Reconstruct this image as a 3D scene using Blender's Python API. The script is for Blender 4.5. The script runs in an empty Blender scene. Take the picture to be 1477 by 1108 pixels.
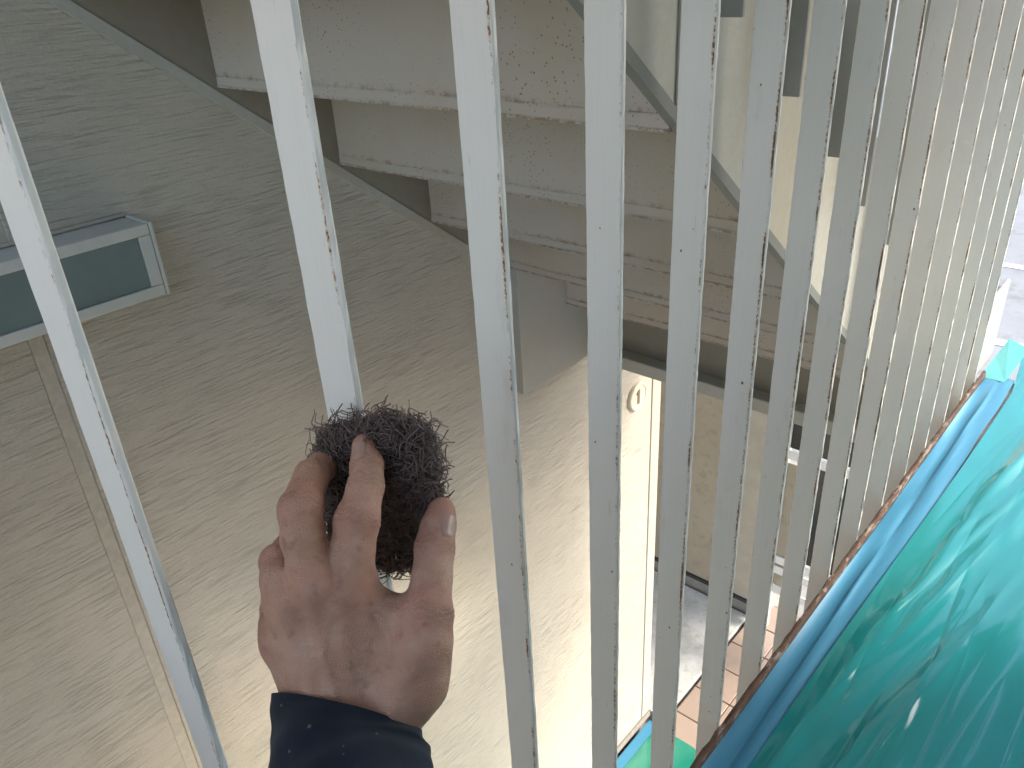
import bpy, bmesh, math, random
import numpy as np
from mathutils import Matrix, Vector

random.seed(7)
rng = np.random.default_rng(7)
SC = bpy.context.scene
COL = SC.collection
R = math.radians

# ------------------------------------------------------------------ camera
# world: X along the balustrade (away), Y towards the house wall, Z up, eye at the origin
ROT = Matrix(((0.6570, 0.3862, -0.6474), (-0.7520, 0.2745, -0.5993), (-0.0537, 0.8806, 0.4708)))
cam = bpy.data.cameras.new('camera')
camo = bpy.data.objects.new('camera', cam)
COL.objects.link(camo)
camo.matrix_world = ROT.to_4x4()
cam.sensor_width = 36
cam.lens = 28.29
cam.clip_start = 0.02
cam.clip_end = 3000
SC.camera = camo

# ------------------------------------------------------------------ light
SUN_EL, SUN_AZ = 36, -60          # azimuth from +X towards +Y
world = bpy.data.worlds.new('World')
SC.world = world
world.use_nodes = True
wn = world.node_tree
bg = wn.nodes['Background']
sky = wn.nodes.new('ShaderNodeTexSky')
sky.sky_type = 'NISHITA'
sky.sun_disc = False
sky.sun_elevation = R(SUN_EL)
sky.sun_rotation = R(90 - SUN_AZ)
sky.air_density = 1.0
sky.dust_density = 1.6
tint = wn.nodes.new('ShaderNodeMix')
tint.data_type = 'RGBA'
tint.blend_type = 'MULTIPLY'
tint.inputs[0].default_value = 1.0
tint.inputs[7].default_value = (1.05, 1.0, .91, 1)      # hazy daylight
wn.links.new(sky.outputs[0], tint.inputs[6])
wn.links.new(tint.outputs[2], bg.inputs[0])
bg.inputs[1].default_value = 0.13
sun = bpy.data.lights.new('sun', 'SUN')
sun.energy = .9
sun.angle = R(11)
sun.color = (1.0, 0.92, 0.80)
suno = bpy.data.objects.new('sun', sun)
COL.objects.link(suno)
sd = Vector((math.cos(R(SUN_EL)) * math.cos(R(SUN_AZ)), math.cos(R(SUN_EL)) * math.sin(R(SUN_AZ)), math.sin(R(SUN_EL))))
suno.rotation_euler = sd.to_track_quat('Z', 'Y').to_euler()
suno.location = sd * 20
SC.view_settings.view_transform = 'Standard'
SC.view_settings.look = 'None'
SC.view_settings.gamma = 1
SC.view_settings.exposure = 2.3
SC.view_settings.use_curve_mapping = False
SC.render.engine = 'CYCLES'
SC.cycles.max_bounces = 10
SC.cycles.diffuse_bounces = 6

# ------------------------------------------------------------------ materials
class NT:
    def __init__(self, name):
        self.m = bpy.data.materials.new(name)
        self.m.use_nodes = True
        self.t = self.m.node_tree
        self.b = self.t.nodes['Principled BSDF']
    def n(self, typ, ins=None, **kw):
        nd = self.t.nodes.new('ShaderNode' + typ)
        for k, v in kw.items():
            setattr(nd, k, v)
        for k, v in (ins or {}).items():
            self.set(nd.inputs[k], v)
        return nd
    def set(self, sock, v):
        if hasattr(v, 'is_output') or isinstance(v, bpy.types.NodeSocket):
            self.t.links.new(v, sock)
        else:
            sock.default_value = v
    def pos(self):
        return self.n('NewGeometry').outputs['Position']
    def obj(self):
        return self.n('TexCoord').outputs['Object']
    def scale(self, vec, s, loc=(0, 0, 0)):
        return self.n('Mapping', {0: vec, 1: loc, 3: s}).outputs[0]
    def noise(self, vec, sc, det=3, rough=.55, dist=0):
        return self.n('TexNoise', {'Vector': vec, 'Scale': sc, 'Detail': det, 'Roughness': rough, 'Distortion': dist}).outputs[0]
    def voro(self, vec, sc, rnd=1.0):
        return self.n('TexVoronoi', {'Vector': vec, 'Scale': sc, 'Randomness': rnd}).outputs['Distance']
    def ramp(self, v, a, b, lo=0., hi=1.):
        return self.n('MapRange', {0: v, 1: a, 2: b, 3: lo, 4: hi}, interpolation_type='SMOOTHSTEP').outputs[0]
    def math(self, op, a, b=0., clamp=False):
        return self.n('Math', {0: a, 1: b}, operation=op, use_clamp=clamp).outputs[0]
    def mix(self, f, a, b):
        nd = self.t.nodes.new('ShaderNodeMix')
        nd.data_type = 'RGBA'
        self.set(nd.inputs[0], f)
        self.set(nd.inputs[6], a if not isinstance(a, tuple) else (*a[:3], 1))
        self.set(nd.inputs[7], b if not isinstance(b, tuple) else (*b[:3], 1))
        return nd.outputs[2]
    def sep(self, v):
        return self.n('SeparateXYZ', {0: v}).outputs
    def bump(self, h, strength=.5, dist=.002, prev=None):
        ins = {'Height': h, 'Strength': strength, 'Distance': dist}
        if prev is not None:
            ins['Normal'] = prev
        return self.n('Bump', ins).outputs[0]
    def out(self, **kw):
        for k, v in kw.items():
            k = {'color': 'Base Color', 'rough': 'Roughness', 'normal': 'Normal', 'metal': 'Metallic', 'spec': 'Specular IOR Level',
                 'coat': 'Coat Weight', 'coatr': 'Coat Roughness', 'trans': 'Transmission Weight', 'alpha': 'Alpha', 'ior': 'IOR',
                 'sss': 'Subsurface Weight', 'sssr': 'Subsurface Radius', 'ssss': 'Subsurface Scale', 'sheen': 'Sheen Weight', 'emit': 'Emission Color'}[k]
            if isinstance(v, tuple) and len(v) == 3 and k == 'Base Color':
                v = (*v, 1)
            self.set(self.b.inputs[k], v)
        return self.m

def m_plain(name, col, rough=.5, var=.08, sc=12, metal=0., bump=.15):
    t = NT(name)
    p = t.pos()
    n = t.noise(p, sc, 5, .6)
    c = t.mix(t.ramp(n, .3, .75), tuple(x * (1 - var) for x in col), tuple(min(1, x * (1 + var)) for x in col))
    return t.out(color=c, rough=rough, metal=metal, normal=t.bump(t.noise(p, sc * 12, 3), bump, .001))

RUST_D, RUST_M, RUST_Y = (.125, .055, .027), (.30, .14, .06), (.45, .27, .12)

def m_bar():
    t = NT('white_gloss_paint_rusting')
    o, p = t.obj(), t.pos()
    x, y, z = t.sep(o)
    low = t.noise(t.scale(p, (9, 9, 15)), 1.0, 3)
    mid = t.noise(t.scale(p, (360, 360, 290)), 1.0, 4, .65)
    edge = t.math('MULTIPLY', t.ramp(y, .0022, .0052, 1, 0), t.ramp(y, .0010, .0016, 0, 1))
    edge2 = t.ramp(y, .0366, .0378, 0, .6)
    e = t.math('MAXIMUM', edge, edge2)
    v = t.math('ADD', t.math('MULTIPLY', e, .27), t.math('MULTIPLY', t.math('SUBTRACT', low, .53), 1.25))
    v = t.math('ADD', v, mid)
    v = t.math('ADD', v, t.math('MULTIPLY', t.math('SUBTRACT', t.n('ObjectInfo').outputs['Random'], .6), .10))
    core = t.ramp(v, .80, .86)
    stain = t.ramp(v, .62, .82, 0, .7)
    stain = t.math('MULTIPLY', stain, t.ramp(e, .05, .5))
    core = t.math('MULTIPLY', core, t.ramp(e, .15, .6))
    # small chips anywhere on the face
    ch = t.math('ADD', t.math('MULTIPLY', t.voro(t.scale(p, (55, 55, 38)), 1.0), -1.0), t.math('MULTIPLY', t.noise(p, 21, 2), .5))
    chip = t.ramp(ch, .245, .275)
    core = t.math('MAXIMUM', core, chip)
    brush = t.noise(t.scale(p, (420, 420, 9)), 1.0, 3)
    grime = t.noise(t.scale(p, (30, 30, 10)), 1.0, 5, .7)
    base = t.mix(t.ramp(brush, .3, .7), (.775, .758, .742), (.79, .775, .76))
    base = t.mix(t.ramp(grime, .56, .82, 0, .5), base, (.56, .53, .49))
    scr = t.noise(t.scale(p, (260, 260, 26), (3, 1, 2)), 1.0, 2, .5)
    base = t.mix(t.ramp(scr, .73, .78, 0, .35), base, (.36, .35, .34))
    col = t.mix(stain, base, RUST_Y)
    col = t.mix(core, col, t.mix(t.ramp(mid, .45, .65), RUST_D, RUST_M))
    nb = t.bump(t.math('SUBTRACT', t.math('MULTIPLY', brush, .12), core), .3, .0005)
    nb = t.bump(t.noise(p, 260, 3), .12, .0006, nb)
    return t.out(color=col, rough=t.ramp(core, 0, 1, .42, .9), normal=nb, spec=.4)

def m_rustrail():
    t = NT('rust_eaten_white_paint')
    p = t.pos()
    n = t.noise(t.scale(p, (26, 60, 60)), 1.0, 5, .7)
    f = t.ramp(n, .38, .47)
    c = t.mix(f, (.26, .22, .19), t.mix(t.noise(p, 170, 3), (.05, .028, .02), (.135, .075, .05)))
    return t.out(color=c, rough=.85, normal=t.bump(t.noise(p, 220, 4), .7, .002))

def m_steel(name, base, speck=1.0):
    """painted stair plate with rust specks and stained lower edge (object z from the bottom)"""
    t = NT(name)
    p, o = t.pos(), t.obj()
    z = t.sep(o)[2]
    cl = t.noise(p, 5, 3)
    vo = t.voro(t.scale(p, (135, 135, 135)), 1.0)
    sp = t.math('ADD', t.math('MULTIPLY', vo, -1), t.math('MULTIPLY', cl, .55))
    sp = t.ramp(sp, .10, .20, 0, .7 * speck)
    tint = t.noise(p, 3.2, 4, .6)
    base2 = tuple(a * b for a, b in zip(base, (.96, .91, .82)))
    c = t.mix(t.ramp(tint, .42, .68), base, base2)
    fine = t.noise(p, 46, 5, .7)
    c = t.mix(t.ramp(fine, .56, .78, 0, .2), c, (.34, .27, .2))
    c = t.mix(sp, c, (.13, .075, .045))
    # weld line stained just above the lip
    wob = t.math('MULTIPLY', t.math('SUBTRACT', t.noise(t.scale(p, (14, 14, 14)), 1.0, 3), .5), .006)
    zz = t.math('ADD', z, wob)
    line = t.math('MULTIPLY', t.ramp(zz, .017, .021), t.ramp(zz, .022, .031, 1, 0))
    line = t.math('MULTIPLY', line, t.ramp(t.noise(p, 55, 5, .75), .44, .66))
    c = t.mix(t.math('MULTIPLY', line, .65 * speck), c, (.24, .13, .07))
    lipr = t.math('MULTIPLY', t.ramp(zz, .002, .006, 1, 0), t.ramp(t.noise(p, 60, 4, .7), .43, .58))
    c = t.mix(t.math('MULTIPLY', lipr, .7 * speck), c, (.25, .14, .06))
    return t.out(color=c, rough=.55, normal=t.bump(t.noise(p, 30, 5), .18, .003))

def m_siding():
    t = NT('combed_siding')
    p = t.pos()
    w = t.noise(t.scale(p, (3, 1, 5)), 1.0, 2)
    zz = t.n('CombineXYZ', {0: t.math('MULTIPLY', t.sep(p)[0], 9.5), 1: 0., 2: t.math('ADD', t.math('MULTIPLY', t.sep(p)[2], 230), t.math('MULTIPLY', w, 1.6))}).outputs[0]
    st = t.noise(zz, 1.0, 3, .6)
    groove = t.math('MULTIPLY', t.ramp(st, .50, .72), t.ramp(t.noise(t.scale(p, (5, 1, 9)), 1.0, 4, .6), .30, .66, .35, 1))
    zz2 = t.n('CombineXYZ', {0: t.math('MULTIPLY', t.sep(p)[0], 26), 1: 0., 2: t.math('MULTIPLY', t.sep(p)[2], 190)}).outputs[0]
    st2 = t.noise(zz2, 1.0, 3, .6)
    grain = t.noise(p, 165, 4, .7)
    big = t.noise(p, 1.7, 3)
    c = t.mix(t.ramp(big, .35, .7), (.43, .395, .335), (.48, .445, .385))
    c = t.mix(t.math('MULTIPLY', groove, .30), c, (.26, .238, .205))  # groove colour darkened to stand in for the shade inside the grooves
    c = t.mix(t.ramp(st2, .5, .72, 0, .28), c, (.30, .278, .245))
    c = t.mix(t.ramp(grain, .44, .66, 0, .45), c, (.50, .47, .42))
    h = t.math('SUBTRACT', t.math('ADD', t.math('MULTIPLY', grain, .35), t.math('MULTIPLY', st2, .5)), t.math('MULTIPLY', groove, .9))
    return t.out(color=c, rough=.62, normal=t.bump(h, .65, .006), spec=.4)

def m_skin():
    t = NT('skin')
    p, o = t.pos(), t.obj()
    a = t.noise(o, 34, 4, .6)
    b = t.noise(o, 110, 4, .6)
    c = t.mix(t.ramp(a, .32, .7), (.48, .262, .188), (.585, .35, .265))
    c = t.mix(t.ramp(t.noise(o, 15, 3), .55, .75, 0, .5), c, (.45, .20, .155))
    c = t.mix(t.ramp(b, .55, .75, 0, .5), c, (.22, .125, .092))
    dust = t.math('MULTIPLY', t.ramp(t.noise(o, 70, 6, .75), .57, .70, 0, .5), 1.0)
    c = t.mix(dust, c, (.52, .42, .36))
    fl = t.n('Attribute', attribute_name='flush').outputs['Fac']
    dk = t.n('Attribute', attribute_name='crease').outputs['Fac']
    c = t.mix(t.math('MULTIPLY', fl, .55), c, (.50, .215, .165))
    c = t.mix(t.math('MULTIPLY', dk, .32), c, (.17, .085, .065))
    v1 = t.n('TexVoronoi', {'Vector': t.scale(o, (1, 1, 1)), 'Scale': 620., 'Randomness': 1.}, feature='DISTANCE_TO_EDGE').outputs['Distance']
    wr = t.noise(t.scale(o, (110, 420, 200)), 1.0, 4, .6, .6)
    h = t.math('ADD', t.math('MULTIPLY', t.ramp(v1, 0, .25), .30), t.math('MULTIPLY', wr, .75))
    h = t.math('ADD', h, t.math('MULTIPLY', t.noise(o, 190, 4), .35))
    return t.out(color=c, rough=t.ramp(b, .3, .7, .42, .58), normal=t.bump(h, .7, .0014), sss=.10, sssr=(1.0, .35, .2), ssss=.004, spec=.42)

def m_nail():
    t = NT('fingernail')
    o = t.obj()
    c = t.mix(t.noise(t.scale(o, (60, 60, 60)), 1., 3), (.36, .215, .18), (.47, .31, .265))
    return t.out(color=c, rough=.32, normal=t.bump(t.noise(t.scale(o, (900, 90, 90)), 1., 2), .15, .0005))

def m_cloth():
    t = NT('navy_work_fabric')
    o = t.obj()
    wv = t.noise(t.scale(o, (1400, 1400, 1400)), 1.0, 2)
    c = t.mix(t.ramp(t.noise(o, 25, 4), .3, .7), (.012, .016, .027), (.022, .028, .044))
    lint = t.ramp(t.math('ADD', t.math('MULTIPLY', t.voro(t.scale(o, (110, 110, 110)), 1.0), -1), t.math('MULTIPLY', t.noise(o, 40, 2), .42)), .085, .12)
    c = t.mix(t.math('MULTIPLY', lint, .35), c, (.30, .29, .28))
    c = t.mix(t.ramp(t.noise(o, 48, 5, .75), .62, .75, 0, .3), c, (.13, .13, .135))
    return t.out(color=c, rough=.95, normal=t.bump(t.math('ADD', wv, t.noise(o, 160, 3)), .4, .0008), sheen=.15, spec=.15)

def m_fibre():
    t = NT('scouring_fibre')
    p = t.pos()
    c = t.mix(t.noise(p, 90, 3), (.075, .052, .050), (.27, .20, .185))
    return t.out(color=c, rough=.5, spec=.5)

def m_film(name, c0, c1):
    t = NT(name)
    p = t.pos()
    n = t.noise(t.scale(p, (3, 9, 1)), 1.0, 2, .5)
    c = t.mix(t.ramp(n, .35, .7), c0, c1)
    crink = t.noise(t.scale(p, (16, 110, 1)), 1.0, 3, .55)
    msk = t.ramp(t.noise(t.scale(p, (3, 6, 1)), 1.0, 2), .5, .7)
    nb = t.bump(t.math('MULTIPLY', crink, msk), .16, .0010)
    nb = t.bump(t.n('TexWave', {'Vector': p, 'Scale': 120., 'Distortion': 6., 'Detail': 2.}, bands_direction='Y').outputs[1], .05, .0005, nb)
    return t.out(color=c, rough=.085, normal=nb, spec=.6, coat=.25, coatr=.05)

def m_tape():
    t = NT('blue_masking_tape')
    p = t.pos()
    c = t.mix(t.noise(t.scale(p, (9, 50, 9)), 1., 3), (.045, .215, .36), (.060, .265, .43))
    return t.out(color=c, rough=.38, spec=.5, normal=t.bump(t.noise(t.scale(p, (40, 200, 40)), 1., 3), .12, .001))

def m_concrete(name, a, b, sc=3):
    t = NT(name)
    p = t.pos()
    n = t.noise(p, sc, 6, .65)
    c = t.mix(t.ramp(n, .32, .7), a, b)
    c = t.mix(t.ramp(t.noise(p, sc * 3, 6, .75), .50, .72, 0, .6), c, (a[0] * .62, a[1] * .58, a[2] * .52))
    return t.out(color=c, rough=.85, normal=t.bump(t.noise(p, 120, 4), .3, .003))

def m_tile():
    t = NT('terracotta_tile')
    p = t.pos()
    rnd = t.n('ObjectInfo').outputs['Random']
    c = t.mix(t.noise(p, 14, 5, .65), (.32, .235, .185), (.38, .285, .225))
    c = t.mix(t.math('MULTIPLY', rnd, .5), c, (.42, .33, .265))
    return t.out(color=c, rough=.55, normal=t.bump(t.noise(p, 90, 4), .2, .002))

M = dict(sbar=m_plain('stair_bar_paint', (.30, .305, .295), .5), cover=m_plain('joint_cover_paint', (.43, .395, .335), .65, .10, 60), bar=m_bar(), rail=m_rustrail(),
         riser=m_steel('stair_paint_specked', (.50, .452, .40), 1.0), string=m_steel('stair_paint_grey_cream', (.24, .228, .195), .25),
         plate=m_steel('stair_side_paint', (.42, .417, .39), .12), flange=m_plain('grey_steel_paint', (.185, .19, .185), .55),
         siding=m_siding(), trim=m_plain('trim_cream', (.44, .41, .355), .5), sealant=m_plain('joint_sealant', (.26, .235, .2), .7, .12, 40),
         alu=m_plain('pale_aluminium', (.50, .50, .46), .35, .05, 20, 0., .04), frost=m_plain('frosted_panel', (.15, .19, .177), .28, .10, 5, 0., .03),
         back=m_plain('rendered_wall', (.52, .505, .47), .7), beige=m_concrete('beige_siding', (.36, .32, .26), (.40, .36, .295), 5),
         dark=m_plain('dark_glass', (.035, .038, .040), .12), white=m_plain('white_enamel', (.78, .80, .82), .25, .03),
         ivory=m_plain('ivory_plastic', (.60, .555, .46), .4, .04), ink=m_plain('plate_digit_brown', (.20, .16, .12), .5),
         found=m_concrete('foundation_render', (.27, .265, .255), (.33, .325, .31), 8),
         conc=m_concrete('pale_concrete', (.46, .455, .43), (.62, .62, .60), 6), road=m_concrete('worn_pavement', (.25, .25, .255), (.31, .31, .315), .8),
         ground=m_concrete('yard_concrete', (.28, .275, .265), (.34, .335, .325), 1.2), slab=m_concrete('slab_concrete', (.42, .41, .39), (.5, .49, .47), 2),
         tile=m_tile(), grout=m_plain('grout', (.26, .22, .19), .9), paint=m_plain('road_paint', (.75, .75, .73), .7, .08, 30),
         film=m_film('green_masking_film', (.007, .235, .245), (.011, .28, .305)), tape=m_tape(), flap=m_plain('cyan_film_edge', (.16, .55, .55), .25),
         skin=m_skin(), nail=m_nail(), cloth=m_cloth(), fibre=m_fibre(), core=m_plain('fibre_core', (.012, .010, .010), .9))

# ------------------------------------------------------------------ helpers
def tag(o, label=None, cat=None, group=None, kind=None):
    for k, v in (('label', label), ('category', cat), ('group', group), ('kind', kind)):
        if v:
            o[k] = v
    return o

def empty(name, loc, label, cat, group=None):
    o = bpy.data.objects.new(name, None)
    o.empty_display_size = .1
    COL.objects.link(o)
    o.location = loc
    return tag(o, label, cat, group)

def link(name, me, mat, parent=None, smooth=False, loc=(0, 0, 0)):
    if mat is not None and not me.materials:
        me.materials.append(mat)
    if smooth:
        me.polygons.foreach_set('use_smooth', [True] * len(me.polygons))
    o = bpy.data.objects.new(name, me)
    COL.objects.link(o)
    if parent is not None:
        o.parent = parent
        pl = Vector((0, 0, 0))
        q = parent
        while q is not None:
            pl += q.location
            q = q.parent
        o.location = Vector(loc) - pl
    else:
        o.location = loc
    return o

def mesh(name, vs, fs):
    me = bpy.data.meshes.new(name)
    me.from_pydata([tuple(v) for v in vs], [], [tuple(f) for f in fs])
    me.update()
    return me

def box(name, lo, hi, mat, parent=None, bev=0.0, seg=2):
    """axis box in world coordinates; origin at its lowest corner"""
    d = [hi[i] - lo[i] for i in range(3)]
    bm = bmesh.new()
    bmesh.ops.create_cube(bm, size=1)
    for v in bm.verts:
        v.co = Vector(((v.co.x + .5) * d[0], (v.co.y + .5) * d[1], (v.co.z + .5) * d[2]))
    if bev:
        bmesh.ops.bevel(bm, geom=bm.edges[:], offset=bev, segments=seg, profile=.5, affect='EDGES')
    me = bpy.data.meshes.new(name)
    bm.to_mesh(me)
    bm.free()
    return link(name, me, mat, parent, False, lo)

def prism(name, poly, axis, a, b, mat, parent=None, org=(0, 0, 0), nseg=1, jit=0.0, smooth=False):
    """polygon (list of 2-D points in the other two axes, world) extruded along axis from a to b"""
    n = len(poly)
    vs, fs = [], []
    for s in range(nseg + 1):
        t = a + (b - a) * s / nseg
        for (u, v) in poly:
            ju, jv = (random.gauss(0, jit), random.gauss(0, jit)) if jit else (0, 0)
            c = {'x': (t, u + ju, v + jv), 'y': (u + ju, t, v + jv), 'z': (u + ju, v + jv, t)}[axis]
            vs.append((c[0] - org[0], c[1] - org[1], c[2] - org[2]))
    for s in range(nseg):
        for i in range(n):
            j = (i + 1) % n
            fs.append((s * n + i, s * n + j, (s + 1) * n + j, (s + 1) * n + i))
    fs.append(tuple(range(n))[::-1])
    fs.append(tuple(nseg * n + i for i in range(n)))
    me = mesh(name, vs, fs)
    bm = bmesh.new()
    bm.from_mesh(me)
    bmesh.ops.recalc_face_normals(bm, faces=bm.faces[:])
    bm.to_mesh(me)
    bm.free()
    return link(name, me, mat, parent, smooth, org)

G = -3.55            # ground level
# ------------------------------------------------------------------ ground
def sheet(name, x0, y0, x1, y1, z, mat, parent=None):
    o = link(name, mesh(name, [(x0, y0, z), (x1, y0, z), (x1, y1, z), (x0, y1, z)], [(0, 1, 2, 3)]), mat, parent)
    return o
tag(sheet('ground', -400, -400, 400, 400, G - .06, M['ground']), kind='structure')
tag(sheet('road', 4.6, -60, 60, 60, G - .052, M['road']), kind='structure')
for (x0, x1) in ((8.3, 8.45), (10.6, 10.75)):
    tag(sheet('road_marking', x0, -40, x1, 40, G - .046, M['paint']), kind='structure')
tag(box('concrete_apron', (2.56, 1.44, G - .08), (3.50, 4.5, G), M['conc'], None, .004), kind='structure')
tag(box('kerb', (3.70, -3.0, G - .2), (4.55, 1.0, G + .02), M['road'], None, .02), kind='structure')
pav = box('tiled_paving', (1.0, -.6, G - .09), (3.69, 1.428, G - .018), M['grout'])
tag(pav, kind='structure')
tme = None
TS = .198
for i in range(13):
    for j in range(10):
        x0, y0 = 1.02 + i * .204, 1.424 - (j + 1) * .202
        if tme is None:
            o = box('tile', (x0, y0, G - .020), (x0 + TS, y0 + TS, G - .006), M['tile'], pav, .003, 1)
            tme = o.data
        else:
            o = link('tile', tme, None, pav, False, (x0, y0, G - .020 + random.uniform(-.0012, .0012)))

# ------------------------------------------------------------------ house wall with combed siding
WY = 1.51
house = empty('house', (0, WY, G), 'house wall of pale combed siding running behind the steel staircase', 'house')
PAN = [(-3.4, -1.4290), (-1.4022, .3860), (.4120, 2.455)]
rows = [(G + .03, -2.62), (-2.617, -.16), (-.157, 2.4)]
for (x0, x1) in PAN:
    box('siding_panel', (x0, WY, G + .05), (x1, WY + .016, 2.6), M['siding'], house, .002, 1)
for x in (-1.415, .399):
    box('joint_cover', (x - .0125, WY + .0015, G + .05), (x + .0125, WY + .015, 2.6), M['cover'], house)
box('corner_trim', (2.459, WY - .003, G + .05), (2.522, WY + .05, 2.6), M['trim'], house, .003)
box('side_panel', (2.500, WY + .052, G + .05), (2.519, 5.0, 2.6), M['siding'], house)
box('base_flashing', (-3.4, WY - .010, G + .012), (2.524, WY + .012, G + .047), M['sealant'], house, .002)
box('foundation', (-3.4, WY + .013, G - .3), (2.49, 5.0, G + .048), M['found'], house)

# wall light: aluminium box with a frosted front
wl = empty('wall_light', (.28, WY, -.45), 'long wall light box with grey green frosted panel in pale aluminium frame', 'wall light')
LX0, LX1, LZ0, LZ1, LY = -.10, .609, -.520, -.386, 1.42
box('housing', (LX0 + .002, LY + .010, LZ0 + .002), (LX1 - .002, WY - .001, LZ1 - .002), M['alu'], wl, .002)
for nm, lo, hi in (('frame_bar', (LX0, LY, LZ1 - .020), (LX1, LY + .0095, LZ1)), ('frame_bar', (LX0, LY, LZ0), (LX1, LY + .0095, LZ0 + .020)),
                   ('frame_bar', (LX1 - .022, LY + .0003, LZ0 + .0205), (LX1, LY + .0095, LZ1 - .0205)), ('frame_bar', (LX0, LY + .0003, LZ0 + .0205), (LX0 + .022, LY + .0095, LZ1 - .0205))):
    box(nm, lo, hi, M['alu'], wl, .0015)
box('frosted_panel', (LX0 + .0225, LY + .004, LZ0 + .0208), (LX1 - .0225, LY + .009, LZ1 - .0208), M['frost'], wl)

box('end_cap', (LX1 + .0008, LY - .001, LZ0 - .001), (LX1 + .0075, WY - .001, LZ1 + .001), M['alu'], wl, .001)
box('top_seal', (LX0, WY - .006, LZ1 + .0005), (LX1, WY - .001, LZ1 + .006), M['cover'], wl)

# round number plate
npl = empty('number_plate', (2.340, WY, -1.55), 'round ivory plate with a raised number 1 fixed near the house corner', 'number plate')
def disc(name, cx, cz, r0, prof, mat, parent, y0):
    vs, fs = [], []
    n = 40
    for (r, d) in prof:
        for k in range(n):
            a = 2 * math.pi * k / n
            vs.append((r * math.cos(a), -d, r * math.sin(a)))
    for s in range(len(prof) - 1):
        for k in range(n):
            j = (k + 1) % n
            fs.append((s * n + k, s * n + j, (s + 1) * n + j, (s + 1) * n + k))
    fs.append(tuple((len(prof) - 1) * n + k for k in range(n)))
    return link(name, mesh(name, vs, fs), mat, parent, False, (cx, y0, cz))
disc('plate', 2.340, -1.55, .058, [(.058, 0), (.058, .012), (.055, .015), (.051, .015), (.049, .012)], M['ivory'], npl, WY)
digit = [(-.0065, -.030), (.0065, -.030), (.0065, .031), (-.001, .031), (-.014, .021), (-.014, .013), (-.0065, .017)]
prism('digit', [(2.340 + u, -1.55 + v) for u, v in digit], 'y', WY - .0152, WY - .0125, M['ink'], npl, (2.34, WY - .0152, -1.55))

# ------------------------------------------------------------------ low outbuilding behind
ob = empty('outbuilding', (3.5, 2.6, G), 'low beige outbuilding on a grey foundation beyond the house corner', 'outbuilding')
OX = 3.49
box('foundation', (OX + .03, 1.36, G - .2), (5.4, 4.6, G + .10), M['found'], ob)
box('flashing_shadow_strip', (OX - .012, 1.35, G + .102), (OX + .05, 4.6, G + .122), M['dark'], ob)  # flashing coloured near black to draw the shadow line under the siding
for (y0, y1, mt) in ((1.592, 4.6, M['beige']), (1.345, 1.580, M['trim'])):
    box('wall_panel', (OX, y0, G + .124), (OX + .05, y1, -.95), mt, ob, .003)
box('joint', (OX + .008, 1.5805, G + .124), (OX + .05, 1.5915, -.95), M['sealant'], ob)
box('roof', (OX - .12, 1.25, -.945), (5.5, 4.7, -.86), M['flange'], ob)
gt = empty('sliding_gate', (OX, 1.24, G), 'white aluminium gate with dark gaps beside the outbuilding', 'gate')
box('post', (OX - .03, 1.312, G), (OX + .02, 1.342, -2.05), M['alu'], gt, .003)
box('lower_panel', (OX - .005, 1.178, -3.22), (OX + .008, 1.311, -2.40), M['beige'], gt)
box('glass_panel', (OX, .60, -2.31), (OX + .006, 1.311, -1.95), M['dark'], gt)
box('dark_panel', (OX, .60, -3.0), (OX + .006, 1.170, -2.372), M['dark'], gt)
for z in (-2.37, -3.06, -3.13, -3.27):
    box('cross_rail', (OX - .018, .60, z), (OX - .006, 1.311, z + .050), M['white'], gt, .004)

# ------------------------------------------------------------------ gallery the camera stands in, and two light-blocking walls added behind it
YB = .38
tag(box('gallery_floor', (-5.0, -1.3, -1.42), (2.42, YB - .015, -1.153), M['slab']), kind='structure')
tag(box('gallery_roof', (-.30, -1.45, 1.32), (4.25, .46, 1.50), M['slab']), kind='structure')
gw = box('gallery_wall', (-.42, -1.43, -1.152), (2.15, -1.30, 1.318), M['back'])
ge = box('light_block_partition', (-.42, -1.299, -1.152), (-.30, -.04, 1.318), M['back'])  # invented, out of view: keeps skylight off the far bars
lw = box('light_block_parapet', (-.42, -.038, G), (-.30, 1.48, -.33), M['back'])  # invented, out of view: cuts low bounce light to the lower bars
tag(lw, 'added low wall out of view that shades the lower bars', 'wall')
tag(ge, 'added pale partition out of view that shades the far bars', 'wall')
tag(gw, 'pale rendered wall along the back of the gallery', 'wall')

# ------------------------------------------------------------------ balustrade
bal = empty('balustrade', (1.15, YB + .019, -1.14), 'white flat bar balustrade with rusting edges standing along the gallery edge', 'balustrade')
X0, SP = -.0839 * YB, .38945 * YB
BW, BT, ZB, ZT = .0378, .0049, -1.29, .055
def bar_mesh(seed):
    r = random.Random(seed)
    c = .0011
    ring = [(c, 0), (BT - c, 0), (BT, c), (BT, BW - c), (BT - c, BW), (c, BW), (0, BW - c), (0, c)]
    n = len(ring)
    nz = 110
    vs, fs = [], []
    ph = [r.uniform(0, 6.28) for _ in range(8)]
    for s in range(nz + 1):
        z = (ZT - ZB) * s / nz
        w = [.00022 * math.sin(z * 61 + ph[k]) + .00018 * math.sin(z * 173 + ph[(k + 3) % 8]) + r.gauss(0, .00014) for k in range(8)]
        for k, (u, v) in enumerate(ring):
            amp = 1.6 if k in (0, 7) else .8
            vs.append((u + .35 * w[(k + 2) % 8], v + amp * w[k], z))
    for s in range(nz):
        for k in range(n):
            j = (k + 1) % n
            fs.append((s * n + k, s * n + j, (s + 1) * n + j, (s + 1) * n + k))
    fs.append(tuple(range(n))[::-1])
    fs.append(tuple(nz * n + k for k in range(n)))
    return mesh('baluster', vs, fs)
for i in range(-4, 17):
    x = X0 + SP * i
    if i == 16:
        x = 2.318
    link('baluster', bar_mesh(i + 50), M['bar'], bal, False, (x, YB, ZB))
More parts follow.
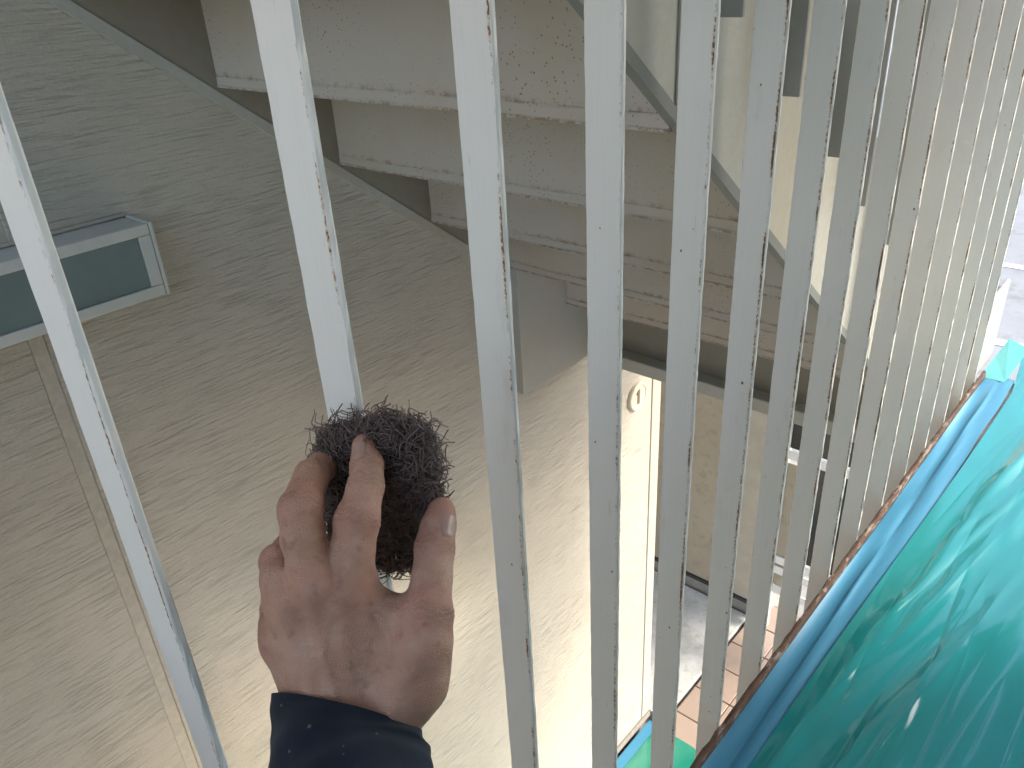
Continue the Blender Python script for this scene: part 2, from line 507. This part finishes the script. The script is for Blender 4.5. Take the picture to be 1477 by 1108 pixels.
prof = [(YB - .0095, -1.160), (YB - .0006, -1.160), (YB - .0006, -1.1290), (YB - .003, -1.1275), (YB - .007, -1.1275), (YB - .0095, -1.130)]
prism('bottom_rail', prof, 'x', -1.0, 2.405, M['rail'], bal, (0, YB, -1.13), 170, .0006)
prism('top_rail', [(YB - .012, .0555), (YB + .05, .0555), (YB + .05, .09), (YB + .044, .096), (YB - .006, .096), (YB - .012, .09)], 'x', -1.0, 2.42, M['bar'], bal, (0, YB, .0555))

# ------------------------------------------------------------------ masking on the gallery floor
mk = empty('floor_masking', (1.2, .0, -1.152), 'glossy green masking film with blue tape covering the gallery floor', 'masking film')
def wave(seed, k, amp):
    r = random.Random(seed)
    return [(r.uniform(.6, 1.4) * amp / (q + 1), r.uniform(.8, 2.2) * (q + 1), r.uniform(0, 6.28)) for q in range(k)]
def ev(w, t):
    return sum(a * np.sin(f * t + p) for a, f, p in w)
# tape: a band lying on the slab edge with one long fold
tp = [(.3695, .0070), (.362, .0040), (.352, .0030), (.339, .0022), (.3365, .0040), (.333, .0044), (.322, .0045), (.308, .0034), (.297, .0022)]
NX = 150
vs, fs = [], []
w1, w2 = wave(3, 4, .0024), wave(9, 4, .0011)
for s in range(NX + 1):
    x = -.6 + 3.03 * s / NX
    for k, (y, h) in enumerate(tp):
        dy = 0 if k < 2 else float(ev(w1, x * 3.0)) * (.6 if k < 7 else 1.6)
        dh = max(0., 1 + .35 * float(ev(w2, x * 5 + k)) / .0011)
        vs.append((x, y + dy, -1.1525 + .0012 + h * dh))
m = len(tp)
for s in range(NX):
    for k in range(m - 1):
        fs.append((s * m + k, (s + 1) * m + k, (s + 1) * m + k + 1, s * m + k + 1))
link('blue_tape', mesh('blue_tape', vs, fs), M['tape'], mk, True)
# film: sheet with radiating pulled folds
nx, ny = 520, 420
xs = np.concatenate([np.linspace(-.8, .5, 40, endpoint=False), np.linspace(.5, 2.86, nx - 40)])
vv = np.linspace(0, 1, ny)
Xg, Vg = np.meshgrid(xs, vv, indexing='ij')
edge = .300 + .012 * np.sin(Xg * 2.1) + .05 * np.clip((Xg - 2.35) / .45, 0, 1)
Vk = np.where(Vg < .8, Vg * .34, .272 + (Vg - .8) * 3.64)
Yg = edge - Vk * (edge + 1.25)
Z = np.zeros_like(Xg)
r2 = random.Random(21)
def ridge(xa, ya, xb, yb, wd, h):
    dx, dy = xb - xa, yb - ya
    L = math.hypot(dx, dy)
    ux, uy = dx / L, dy / L
    s = (Xg - xa) * ux + (Yg - ya) * uy
    d = -(Xg - xa) * uy + (Yg - ya) * ux
    d = d + .004 * np.sin(s * 7 + xa * 40) + .001 * np.sin(s * 29)
    fall = np.clip(s / (.25 * L), 0, 1) * np.clip((L - s) / (.35 * L), 0, 1)
    fall = fall * fall * (3 - 2 * fall)
    return h * fall * np.exp(-(d / wd) ** 2)
for k in range(15):
    xa = r2.uniform(.5, 1.7)
    ya = .31 - r2.uniform(0, .10)
    L = r2.uniform(.5, 1.3)
    an = R(r2.uniform(-15, -3))
    Z += ridge(xa, ya, xa + L * math.cos(an), ya + L * math.sin(an), r2.uniform(.010, .022), r2.uniform(.0014, .0038))
for k in range(16):
    xa, ya = r2.uniform(.3, 2.2), r2.uniform(-.9, .2)
    L = r2.uniform(.4, 1.1)
    an = R(r2.uniform(-14, 6))
    Z += ridge(xa, ya, xa + L * math.cos(an), ya + L * math.sin(an), r2.uniform(.007, .018), r2.uniform(.0006, .0026))
def crease(xa, ya, xb, yb, wd, h):
    dx, dy = xb - xa, yb - ya
    L = math.hypot(dx, dy)
    ux, uy = dx / L, dy / L
    q = (Xg - xa) * ux + (Yg - ya) * uy
    d = -(Xg - xa) * uy + (Yg - ya) * ux + .0022 * np.sin(q * 11 + xa * 60)
    fall = np.clip(q / (.2 * L), 0, 1) * np.clip((L - q) / (.3 * L), 0, 1)
    return h * fall * np.exp(-np.abs(d) / wd)
for k in range(70):
    xa = r2.uniform(.45, 2.2)
    ya = .30 - abs(r2.gauss(0, .16))
    L = r2.uniform(.15, .8)
    an = R(r2.uniform(-11, 4))
    Z += crease(xa, ya, xa + L * math.cos(an), ya + L * math.sin(an), r2.uniform(.0025, .008), r2.choice((-1, 1)) * r2.uniform(.0004, .0015))
Z += .0004 * np.sin(Yg * 24 + 2.0 * np.sin(Xg * 2.1))
Z += .006 + .035 * np.clip((Xg - 2.2) / .6, 0, 1) ** 2 * np.clip(Vk * 6, 0, 1)
vs = np.stack([Xg, Yg, -1.1505 + Z], -1).reshape(-1, 3)
ii = np.arange(nx * ny).reshape(nx, ny)
fs = np.stack([ii[:-1, :-1], ii[1:, :-1], ii[1:, 1:], ii[:-1, 1:]], -1).reshape(-1, 4)[:, ::-1]
link('green_film', mesh('green_film', vs.tolist(), fs.tolist()), M['film'], mk, True)
link('loose_flap', mesh('loose_flap', [(2.40, .383, -1.148), (2.40, .318, -1.146), (2.56, .30, -1.10), (2.58, .36, -1.09), (2.50, .372, -1.12)], [(0, 1, 2, 3, 4)]), M['flap'], mk)

# masking on the ground below
mg = empty('ground_masking', (2.0, 1.3, G), 'green film and blue tape masking the ground at the foot of the siding wall', 'masking film')
box('blue_tape', (.2, 1.438, G + .004), (2.50, 1.488, G + .008), M['tape'], mg)
pts = [(.2, .7), (2.30, .7)] + [(2.30 + .20 * math.sin(a), 1.236 - .20 * math.cos(a) * 1) for a in np.linspace(.1, math.pi / 2, 10)] + [(2.5, 1.437), (.2, 1.437)]
prism('green_film', pts, 'z', G - .004, G + .006, m_film('ground_film', (.01, .20, .14), (.05, .27, .19)), mg)

# ------------------------------------------------------------------ steel staircase
st = empty('steel_staircase', (1.0, 1.0, -1.0), 'cream painted steel staircase seen from below with rust specked risers', 'staircase')
RUN, RISE = .2543, .1975
XR = lambda k: .8445 + RUN * (k - 1)
ZR = lambda k: -.1945 - RISE * (k - 1)
YL, YRr = 1.4945, .5065
for k in range(-2, 6):
    x, z = XR(k), ZR(k)
    # plate with a rolled lip at its foot, lip towards the camera side
    pr = [(x + .004, z + RISE - .001), (x, z + RISE - .001), (x, z + .0215), (x - .0012, z + .0200), (x - .0018, z + .0165), (x - .0026, z + .0052), (x - .0042, z + .0030), (x - .0040, z + .0008), (x - .0024, z), (x + .004, z)]
    prism('riser', pr, 'y', YRr, YL, M['riser'], st, (x, 1.0, z), 12, .0004)
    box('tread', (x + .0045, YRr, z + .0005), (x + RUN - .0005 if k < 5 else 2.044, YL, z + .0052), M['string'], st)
def slope_plate(name, x0, x1, zf0, zf1, y0, y1, mat, org=None):
    poly = [(x0, zf0(x0)), (x1, zf0(x1)), (x1, zf1(x1)), (x0, zf1(x0))]
    return prism(name, poly, 'y', y0, y1, mat, st, org or (x0, y0, zf0(x0)))
zl = lambda x: -.385 - .768 * (x - 1.08)
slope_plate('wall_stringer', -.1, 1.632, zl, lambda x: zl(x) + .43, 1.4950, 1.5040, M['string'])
slope_plate('stringer_flange', -.1, 1.632, lambda x: zl(x) - .024, lambda x: zl(x) - .0005, 1.4920, 1.5085, M['plate'])
box('landing_stringer', (1.634, 1.466, -1.212), (2.70, 1.5088, -.80), M['plate'], st, .002)
zr = lambda x: -.088 - .777 * (x - .739)
def ptop(x):
    return zr(x) + .386
slope_plate('side_stringer', -.1, 2.0435, zr, ptop, .4965, .5055, M['plate'])
slope_plate('side_flange', -.1, 2.0435, lambda x: zr(x) - .019, lambda x: zr(x) - .0006, .4920, .5060, M['flange'])
for xs_ in (.839,):
    box('stringer_seam', (xs_ - .002, .4935, zr(xs_) + .004), (xs_ + .002, .4962, ptop(xs_) - .01), M['plate'], st)
# side balusters, each cut off above the stringer's lower edge
sx = [.05, .22, .39, .56, .735, .904, 1.081, 1.268, 1.406, 1.59, 1.77, 1.95]
sz = {.904: -.076, 1.081: -.187, 1.268: -.304, 1.406: -.414}
for x in sx:
    z0 = sz.get(x, -.076 - .67 * (x - .904))
    box('baluster', (x, .4550, z0), (x + .006, .4930, z0 + .98), M['sbar'], st, .001, 1)
slope_plate('handrail', -.1, 2.1, lambda x: .60 - .67 * (x - .6) + .5, lambda x: .64 - .67 * (x - .6) + .5, .452, .497, M['plate'])
# landing
box('landing_beam', (2.045, .5065, -1.194), (2.055, 1.465, -.984), M['string'], st)
box('beam_flange', (1.995, .5000, -1.240), (2.058, 1.465, -1.1945), M['plate'], st, .004)
box('landing_deck', (2.0565, .42, -.982), (2.70, 1.465, -.976), M['string'], st)
box('landing_edge', (2.060, .4125, -1.20), (2.70, .4195, -.95), M['plate'], st)

# ------------------------------------------------------------------ scouring pad and hand (both in one local frame at the hand)
HO = Vector((0.2221, 0.3282, -0.3176))
HM = Matrix.Translation(HO) @ ROT.to_4x4()

pad = empty('scouring_pad', HO, 'dark brown curly wire scouring pad pressed against a white baluster', 'scouring pad')
pad.matrix_world = HM
def child(name, me, mat, parent, smooth=True):
    me.materials.append(mat)
    if smooth:
        me.polygons.foreach_set('use_smooth', [True] * len(me.polygons))
    o = bpy.data.objects.new(name, me)
    COL.objects.link(o)
    o.parent = parent
    return o
tilt = math.atan(.50)
PC = np.array([-.0060, .033, -.0445])
PU = np.array([1., 0, 0])
PV = np.array([0, math.cos(tilt), math.sin(tilt)])
PN = np.cross(PU, PV)
def pad_pt(a, b, c):
    """a, b, c in -1..1 on the pad's box; returns local point"""
    # outline: wide shoulders, rounded foot that narrows
    hw = .0345 - .006 * np.clip(-b, 0, 1) ** 2 + .002 * np.sin(b * 3 + .6)
    x = a * hw + .003 + .004 * b * 0 - .004 * np.clip(-b, 0, 1)
    y = b * .0515 + .004 * np.sin(a * 2.4 + .5) * np.clip(b, 0, 1)
    fold = np.exp(-((a - (-.25)) / .16) ** 2) * np.clip(.9 - .5 * b, .2, 1.2)
    th = .0165 * (1 + .25 * np.sin(a * 2.2) + .10 * np.sin(b * 5))
    z = c * th - .009 * fold * np.clip(c, 0, 1)
    P = PC + np.multiply.outer(x, PU) + np.multiply.outer(y, PV) + np.multiply.outer(z, PN)
    return P
def sup(t, e):
    return np.sign(t) * np.abs(t) ** e
nu, nv = 64, 32
U = np.linspace(-math.pi, math.pi, nu, endpoint=False)
V = np.linspace(-math.pi / 2, math.pi / 2, nv)
Ug, Vg2 = np.meshgrid(U, V, indexing='ij')
a_ = sup(np.cos(Vg2), .4) * sup(np.cos(Ug), .33)
b_ = sup(np.cos(Vg2), .4) * sup(np.sin(Ug), .33)
c_ = sup(np.sin(Vg2), .6)
P = pad_pt(a_ * .90, b_ * .92, c_ * .78)
P = P + rng.normal(0, .0009, P.shape)
ii = np.arange(nu * nv).reshape(nu, nv)
i2 = np.roll(ii, -1, 0)
fs = np.stack([ii[:, :-1], i2[:, :-1], i2[:, 1:], ii[:, 1:]], -1).reshape(-1, 4)
child('core', mesh('core', P.reshape(-1, 3).tolist(), fs.tolist()), M['core'], pad)
# curly fibres
def fibres(count, seg, spread, rad, loose):
    g = np.random.default_rng(11 + count)
    d = g.normal(size=(count, 3))
    d[:, 2] = np.abs(d[:, 2]) * .9
    d /= np.max(np.abs(d), axis=1, keepdims=True)
    e = g.uniform(.86, 1.0, (count, 1))
    d = np.clip(d, -1, 1) * e
    rr = np.linalg.norm(d[:, :2], axis=1)
    k = np.where(rr > 1.30, 1.30 / rr, 1.0)
    d[:, 0] *= k
    d[:, 1] *= k
    base = pad_pt(d[:, 0], d[:, 1], d[:, 2])
    nrm = d * np.array([1 / .0425, 1 / .0635, 1 / .0165]) * .02
    n3 = nrm[:, :1] * PU + nrm[:, 1:2] * PV + nrm[:, 2:] * PN
    n3 /= np.linalg.norm(n3, axis=1, keepdims=True) + 1e-9
    # coil axis mostly tangential
    ax = g.normal(size=(count, 3))
    ax -= n3 * np.sum(ax * n3, 1, keepdims=True) * (1 - loose)
    ax /= np.linalg.norm(ax, axis=1, keepdims=True)
    b1 = np.cross(ax, g.normal(size=(count, 3)))
    b1 /= np.linalg.norm(b1, axis=1, keepdims=True)
    b2 = np.cross(ax, b1)
    cr = g.uniform(.0018, .0060, (count, 1))
    turns = g.uniform(.7, 2.2, (count, 1))
    ln = g.uniform(.006, spread, (count, 1))
    ph = g.uniform(0, 6.28, (count, 1))
    t = np.linspace(0, 1, seg)
    ang = ph + turns * 6.283 * t[None, :] + .5 * np.sin(7 * t[None, :] + ph)
    pts = base[:, None, :] + ax[:, None, :] * (ln * (t[None, :] - .35))[..., None] + b1[:, None, :] * (cr * np.cos(ang))[..., None] + b2[:, None, :] * (cr * np.sin(ang))[..., None]
    dv = np.sum((pts - base[:, None, :]) * n3[:, None, :], 2, keepdims=True)
    pts -= n3[:, None, :] * dv * (.72 if loose < .5 else 0)
    pts += n3[:, None, :] * (g.uniform(-.001, .0022, (count, 1)))[:, None, :]
    # tube with a triangular section
    tan = np.gradient(pts, axis=1)
    tan /= np.linalg.norm(tan, axis=2, keepdims=True) + 1e-9
    ref = np.array([.31, .82, .47])
    s1 = np.cross(tan, ref)
    s1 /= np.linalg.norm(s1, axis=2, keepdims=True) + 1e-9
    s2 = np.cross(tan, s1)
    r_ = rad * g.uniform(.7, 1.35, (count, 1, 1))
    vsl = []
    for q in range(3):
        an = q * 2.0944
        vsl.append(pts + r_ * (math.cos(an) * s1 + math.sin(an) * s2))
    vv_ = np.stack(vsl, 2)                       # count, seg, 3, xyz
    idx = np.arange(count * seg * 3).reshape(count, seg, 3)
    nx_ = np.roll(idx, -1, 2)
    f = np.stack([idx[:, :-1], idx[:, 1:], nx_[:, 1:], nx_[:, :-1]], -1).reshape(-1, 4)
    return vv_.reshape(-1, 3), f
def arr_mesh(name, v, f):
    me = bpy.data.meshes.new(name)
    me.vertices.add(len(v))
    me.vertices.foreach_set('co', np.ascontiguousarray(v, dtype=np.float32).ravel())
    k = f.shape[1]
    me.loops.add(f.size)
    me.loops.foreach_set('vertex_index', np.ascontiguousarray(f, dtype=np.int32).ravel())
    me.polygons.add(len(f))
    me.polygons.foreach_set('loop_start', np.arange(0, f.size, k, dtype=np.int32))
    me.polygons.foreach_set('loop_total', np.full(len(f), k, dtype=np.int32))
    me.update(calc_edges=True)
    return me
v1, f1 = fibres(3400, 22, .030, .00037, .05)
v2, f2 = fibres(420, 16, .017, .00028, .8)
fo = child('wire_fibres', arr_mesh('wire_fibres', np.concatenate([v1, v2]), np.concatenate([f1, f2 + len(v1)])), M['fibre'], pad)
fo['kind'] = 'stuff'

# ---- hand: one continuous surface polygonised from a blended field of tapered limbs
F = dict(
    index=[(-.0132, -.0157, .018, .0142), (-.0107, .0034, .018, .0134), (-.0074, .024, .015, .0128), (-.0045, .0426, .003, .0103), (-.0050, .0538, -.004, .0096), (-.0080, .0652, -.012, .0078)],
    middle=[(-.0310, -.0092, .026, .0131), (-.0371, .0135, .024, .0124), (-.0403, .0306, .018, .0124), (-.0395, .0460, -.004, .0104), (-.0364, .0518, -.022, .0092), (-.0320, .0538, -.038, .0077)],
    ring=[(-.0450, -.0258, .020, .0122), (-.0535, -.0110, .014, .0110), (-.0575, -.0040, .002, .0108), (-.0590, -.0020, -.025, .0096), (-.0560, -.0020, -.042, .0087), (-.0505, -.0020, -.055, .0075)],
    pinky=[(-.0545, -.0510, .006, .0110), (-.0610, -.0420, -.004, .0094), (-.0645, -.0370, -.016, .0090), (-.0650, -.0330, -.034, .0080), (-.0670, -.0300, -.046, .0074), (-.0620, -.0290, -.055, .0061)],
    thumb=[(.0240, -.0720, .014, .0190), (.0318, -.0471, .020, .0165), (.0350, -.0302, .018, .0140), (.0356, -.0129, .006, .0119), (.0362, .0025, -.006, .0120), (.0378, .0147, -.014, .0108), (.0392, .0232, -.018, .0090)],
)
PALM = [((-.0132, -.0157, .014, .0142), (.0000, -.0950, .008, .0205)), ((-.0310, -.0120, .020, .0135), (-.0150, -.0990, .010, .0205)),
        ((-.0487, -.0260, .015, .0130), (-.0260, -.0990, .006, .0190)), ((-.0545, -.0520, .002, .0120), (-.0310, -.0970, .002, .0175)),
        ((.0240, -.0720, .012, .0195), (.0060, -.1010, .006, .0205)), ((-.0020, -.0300, .010, .0135), (.0260, -.0400, .010, .0120)),
        ((-.0050, -.0450, .006, .0180), (.0220, -.0560, .008, .0180)), ((-.0300, -.0450, .004, .0170), (-.0430, -.0580, -.004, .0135)),
        ((.0000, -.1000, .012, .0215), (-.0016, -.1500, .050, .0270)), ((-.0240, -.1000, .008, .0205), (-.0160, -.1500, .048, .0270)),
        ((-.0016, -.1500, .050, .0270), (.0030, -.1900, .110, .0340)), ((-.0160, -.1500, .048, .0270), (-.0100, -.1900, .108, .0340))]
def cap(P, A, B):
    a, b = np.array(A[:3], np.float32), np.array(B[:3], np.float32)
    d = b - a
    L2 = float(d @ d)
    q = P - a
    h = np.clip((q @ d) / L2, 0, 1)
    dist = np.sqrt(np.maximum(np.sum(q * q, -1) - 2 * h * (q @ d) + h * h * L2, 0))
    return dist - (A[3] + (B[3] - A[3]) * h)
def smin(a, b, k):
    h = np.clip(.5 + .5 * (b - a) / k, 0, 1)
    return b + (a - b) * h - k * h * (1 - h)
CREASE = []
for nm, ks in (('index', (2, 3, 4)), ('middle', (2, 3)), ('ring', (2, 3)), ('pinky', (2, 3)), ('thumb', (4, 2))):
    ch = F[nm]
    for k in ks:
        c = np.array(ch[k][:3])
        a = np.array(ch[min(k + 1, len(ch) - 1)][:3]) - np.array(ch[k - 1][:3])
        a /= np.linalg.norm(a)
        CREASE.append((c, a, ch[k][3]))
def field(P):
    P = P.astype(np.float32)
    palm = None
    for A, B in PALM:
        d = cap(P, A, B)
        palm = d if palm is None else smin(palm, d, .014)
    out = palm
    for nm, ch in F.items():
        f = None
        for A, B in zip(ch[:-1], ch[1:]):
            d = cap(P, A, B)
            f = d if f is None else smin(f, d, .0035)
        out = np.minimum(out, smin(palm, f, .011 if nm != 'thumb' else .013))
    # joint creases and swollen knuckles
    for c, a, r in CREASE:
        q = P - c.astype(np.float32)
        s = q @ a.astype(np.float32)
        rad = np.sqrt(np.maximum(np.sum(q * q, -1) - s * s, 0))
        m_ = np.clip(1.9 - rad / r, 0, 1) * np.clip(3 - np.abs(s) / .004, 0, 1)
        s2 = s + .0010 * np.sin(q[..., 0] * 700) + .0006 * np.sin(q[..., 2] * 900)
        g = np.exp(-((s2) / .0010) ** 2) + .8 * np.exp(-((s2 - .0030) / .0009) ** 2) + .7 * np.exp(-((s2 + .0030) / .0009) ** 2)
        out = out + m_ * (.00085 * g - .0008 * np.exp(-(s / .006) ** 2))
    # tendons on the back, soft unevenness
    x, y, z = P[..., 0], P[..., 1], P[..., 2]
    out = out + .00035 * np.sin(x * 210 + 2 * np.sin(y * 130)) * np.sin(y * 170 + 3 * np.sin(z * 140))
    for A, B in (((-.0132, -.0200, .030), (-.008, -.085, .030)), ((-.0310, -.0180, .038), (-.016, -.085, .031)), ((-.0480, -.0300, .031), (-.024, -.085, .028)), ((.030, -.050, .036), (.010, -.095, .030))):
        d = cap(P, (*A, 0.), (*B, 0.))
        out = out - .0012 * np.exp(-(d / .0044) ** 2)
    for ctr in ((-.0125, -.0150, .030), (-.0310, -.0095, .037), (-.0450, -.0258, .031)):
        q = P - np.array(ctr, np.float32)
        out = out - .0016 * np.exp(-np.sum(q * q, -1) / .0075 ** 2)
    for pl in (((-.020, -.030, .034), (-.024, -.050, .034), (-.016, -.070, .034), (-.020, -.092, .032)), ((.006, -.050, .032), (-.002, -.066, .033), (-.004, -.088, .032)), ((-.036, -.040, .034), (-.030, -.060, .033), (-.034, -.082, .029))):
        for A, B in zip(pl[:-1], pl[1:]):
            d = cap(P, (*A, 0.), (*B, 0.))
            out = out - .0004 * np.exp(-(d / .0022) ** 2)
    # folds of the web between thumb and index
    for t_ in (0., 1., 2.):
        d = cap(P, (.004 + .008 * t_, -.028 - .004 * t_, .026, 0.), (.014 + .006 * t_, -.046 - .004 * t_, .030, 0.))
        out = out + .0012 * np.exp(-(d / .0016) ** 2)
    return out
def surface_nets(lo, hi, h):
    n = [int((hi[i] - lo[i]) / h) + 1 for i in range(3)]
    ax = [np.float32(lo[i]) + np.float32(h) * np.arange(n[i], dtype=np.float32) for i in range(3)]
    D = np.empty(n, np.float32)
    for i0 in range(0, n[0], 24):
        G3 = np.stack(np.meshgrid(ax[0][i0:i0 + 24], ax[1], ax[2], indexing='ij'), -1)
        D[i0:i0 + 24] = field(G3)
    S = D < 0
    cnt = np.zeros([k - 1 for k in n], np.int8)
    for dx in (0, 1):
        for dy in (0, 1):
            for dz in (0, 1):
                cnt += S[dx:n[0] - 1 + dx, dy:n[1] - 1 + dy, dz:n[2] - 1 + dz]
    act = np.argwhere((cnt > 0) & (cnt < 8))
    idx = -np.ones(cnt.shape, np.int64)
    idx[tuple(act.T)] = np.arange(len(act))
    acc = np.zeros((len(act), 3)); w = np.zeros(len(act))
    for a in range(3):
        for u in (0, 1):
            for v in (0, 1):
                o0 = [0, 0, 0]; others = [q for q in range(3) if q != a]
                o0[others[0]] = u; o0[others[1]] = v
                o1 = list(o0); o1[a] = 1
                i0 = act + o0; i1 = act + o1
                d0 = D[tuple(i0.T)]; d1 = D[tuple(i1.T)]
                c = (d0 < 0) != (d1 < 0)
                t = np.where(c, d0 / np.where(c, d0 - d1, 1), 0)
                p = np.array(o0)[None, :].repeat(len(act), 0).astype(float)
                p[:, a] += t
                acc += p * c[:, None]; w += c
    V = (act + acc / w[:, None]) * h + np.array(lo)
    quads = []
    for a in range(3):
        sl0 = [slice(1, k - 1) for k in n]; sl1 = [slice(1, k - 1) for k in n]
        sl0[a] = slice(0, n[a] - 1); sl1[a] = slice(1, n[a])
        s0, s1 = S[tuple(sl0)], S[tuple(sl1)]
        e = np.argwhere(s0 != s1)
        flip = s0[tuple(e.T)]
        base = e.copy()
        for q in range(3):
            if q != a:
                base[:, q] += 1
        b, c = (a + 1) % 3, (a + 2) % 3
        def g(db, dc):
            k = base.copy(); k[:, b] -= db; k[:, c] -= dc
            return idx[tuple(k.T)]
        q4 = np.stack([g(1, 1), g(0, 1), g(0, 0), g(1, 0)], -1)
        q4[~flip] = q4[~flip][:, ::-1]
        quads.append(q4)
    Q = np.concatenate(quads)
    return V, Q[(Q >= 0).all(1)]
person = bpy.data.objects.new('person', None)
COL.objects.link(person)
person.matrix_world = HM
V, Q = surface_nets((-.100, -.165, -.075), (.062, .085, .085), .00105)
hand_me = arr_mesh('person', V, Q)
COL.objects.unlink(person)
bpy.data.objects.remove(person)
flush = np.zeros(len(V)); creased = np.zeros(len(V))
for nm, ch in F.items():
    for k in ((0, 2, 5) if nm != 'thumb' else (2, 4, 6)):
        flush = np.maximum(flush, np.exp(-(np.linalg.norm(V - np.array(ch[k][:3]), axis=1) / (ch[k][3] * 1.25)) ** 4))
for c, a, r in CREASE:
    q = V - c
    s_ = q @ a
    rd = np.sqrt(np.maximum(np.sum(q * q, 1) - s_ * s_, 0))
    s2 = s_ + .0010 * np.sin(q[:, 0] * 700) + .0006 * np.sin(q[:, 2] * 900)
    g_ = np.exp(-(s2 / .0009) ** 2) + .8 * np.exp(-((s2 - .0030) / .0008) ** 2) + .7 * np.exp(-((s2 + .0030) / .0008) ** 2)
    creased = np.maximum(creased, g_ * np.clip(1.9 - rd / r, 0, 1))
for nm, val in (('flush', flush), ('crease', creased)):
    at = hand_me.attributes.new(nm, 'FLOAT', 'POINT')
    at.data.foreach_set('value', np.clip(val, 0, 1).astype(np.float32))
hand_me.materials.append(M['skin'])
hand_me.polygons.foreach_set('use_smooth', [True] * len(hand_me.polygons))
person = bpy.data.objects.new('person', hand_me)
COL.objects.link(person)
person.matrix_world = HM
tag(person, 'bare left hand in a navy sleeve holding a dark scouring pad to a baluster', 'person')
def nail(center, n, up, hw, hl):
    n = np.array(n, float); n /= np.linalg.norm(n)
    up = np.array(up, float); up -= n * (up @ n); up /= np.linalg.norm(up)
    rt_ = np.cross(up, n)
    k = 13
    vs, fs = [], []
    for i in range(k):
        for j in range(k):
            a, b = -1 + 2 * i / (k - 1), -1 + 2 * j / (k - 1)
            aa = a * math.sqrt(1 - .30 * b * b * (1 if b > 0 else .9)); bb = b * math.sqrt(1 - .28 * a * a)
            p = np.array(center) + rt_ * aa * hw + up * bb * hl + n * .03
            for _ in range(60):
                d = float(field(p[None, :])[0])
                p = p - n * d * .8
                if d < 5e-5:
                    break
            rim = max(abs(a), abs(b))
            off = .0005 if rim < .93 else -.0004
            vs.append(p + n * off)
    for i in range(k - 1):
        for j in range(k - 1):
            fs.append((i * k + j, (i + 1) * k + j, (i + 1) * k + j + 1, i * k + j + 1))
    child('nail', mesh('nail', vs, fs), M['nail'], person)
nail((.0405, .0165, -.014), (.45, .05, .90), (.10, .96, -.2), .0058, .0072)
nail((-.0085, .0610, -.010), (-.18, .30, .93), (-.12, .9, -.35), .0056, .0065)
# sleeve: a cloth tube with folds, open at the cuff
RS, NS = 96, 46
path = [(-.0150, -.0930, .010), (-.0120, -.1080, .020), (-.0080, -.1330, .042), (-.0030, -.1620, .080), (.0040, -.1920, .130), (.012, -.225, .190)]
rad = [(.0425, .0330), (.0455, .0370), (.0500, .0430), (.0550, .0490), (.0600, .0550), (.066, .062)]
path = np.array(path); rad = np.array(rad)
def ip(arr, t):
    i = min(int(t), len(arr) - 2)
    return arr[i] + (arr[i + 1] - arr[i]) * (t - i)
vs, fs = [], []
rings = []
for layer in (0, 1):
    for s in range(NS + 1):
        t = (len(path) - 1) * (s / NS) ** 1.3
        if layer:
            t = 1.0 - (len(path) - 1) * 0 - s / NS * 1.0
            if s > 8:
                break
            t = s / 8 * 1.2
        c = ip(path, t)
        r0 = ip(rad, t)
        axis = ip(np.gradient(path, axis=0), t)
        axis /= np.linalg.norm(axis)
        u = np.array([1., .0, .0]) - axis * axis[0]
        u /= np.linalg.norm(u)
        w_ = np.cross(axis, u)
        if w_[2] < 0:
            w_ = -w_
        ring = []
        for k in range(RS):
            a = 2 * math.pi * k / RS
            fold = 1 + .030 * math.sin(3 * a + t * 2.2) * min(1, t + .3) + .022 * math.sin(5 * a - t * 4.1 + 1) + .016 * math.sin(t * 9 + 2 * math.sin(2 * a)) * min(1, t)
            if s < 3 and not layer:
                fold += .012 * (1 - s / 3)
            if layer:
                fold -= .055
            p = c + u * r0[0] * fold * math.cos(a) + w_ * r0[1] * fold * math.sin(a)
            # cuff slants: higher at the left, lower at the right
            p = p + axis * (.40 * r0[0] * math.cos(a) * max(0, 1 - t / 1.4))
            ring.append(len(vs))
            vs.append(p)
        rings.append((layer, ring))
out = [r for l, r in rings if l == 0]
inn = [r for l, r in rings if l == 1]
def strip(A, B, rev=False):
    for k in range(RS):
        j = (k + 1) % RS
        f = (A[k], A[j], B[j], B[k])
        fs.append(f[::-1] if rev else f)
for a, b in zip(out[:-1], out[1:]):
    strip(a, b)
for a, b in zip(inn[:-1], inn[1:]):
    strip(a, b, True)
strip(out[0], inn[0], True)
sl = child('sleeve', mesh('sleeve', vs, fs), M['cloth'], person)
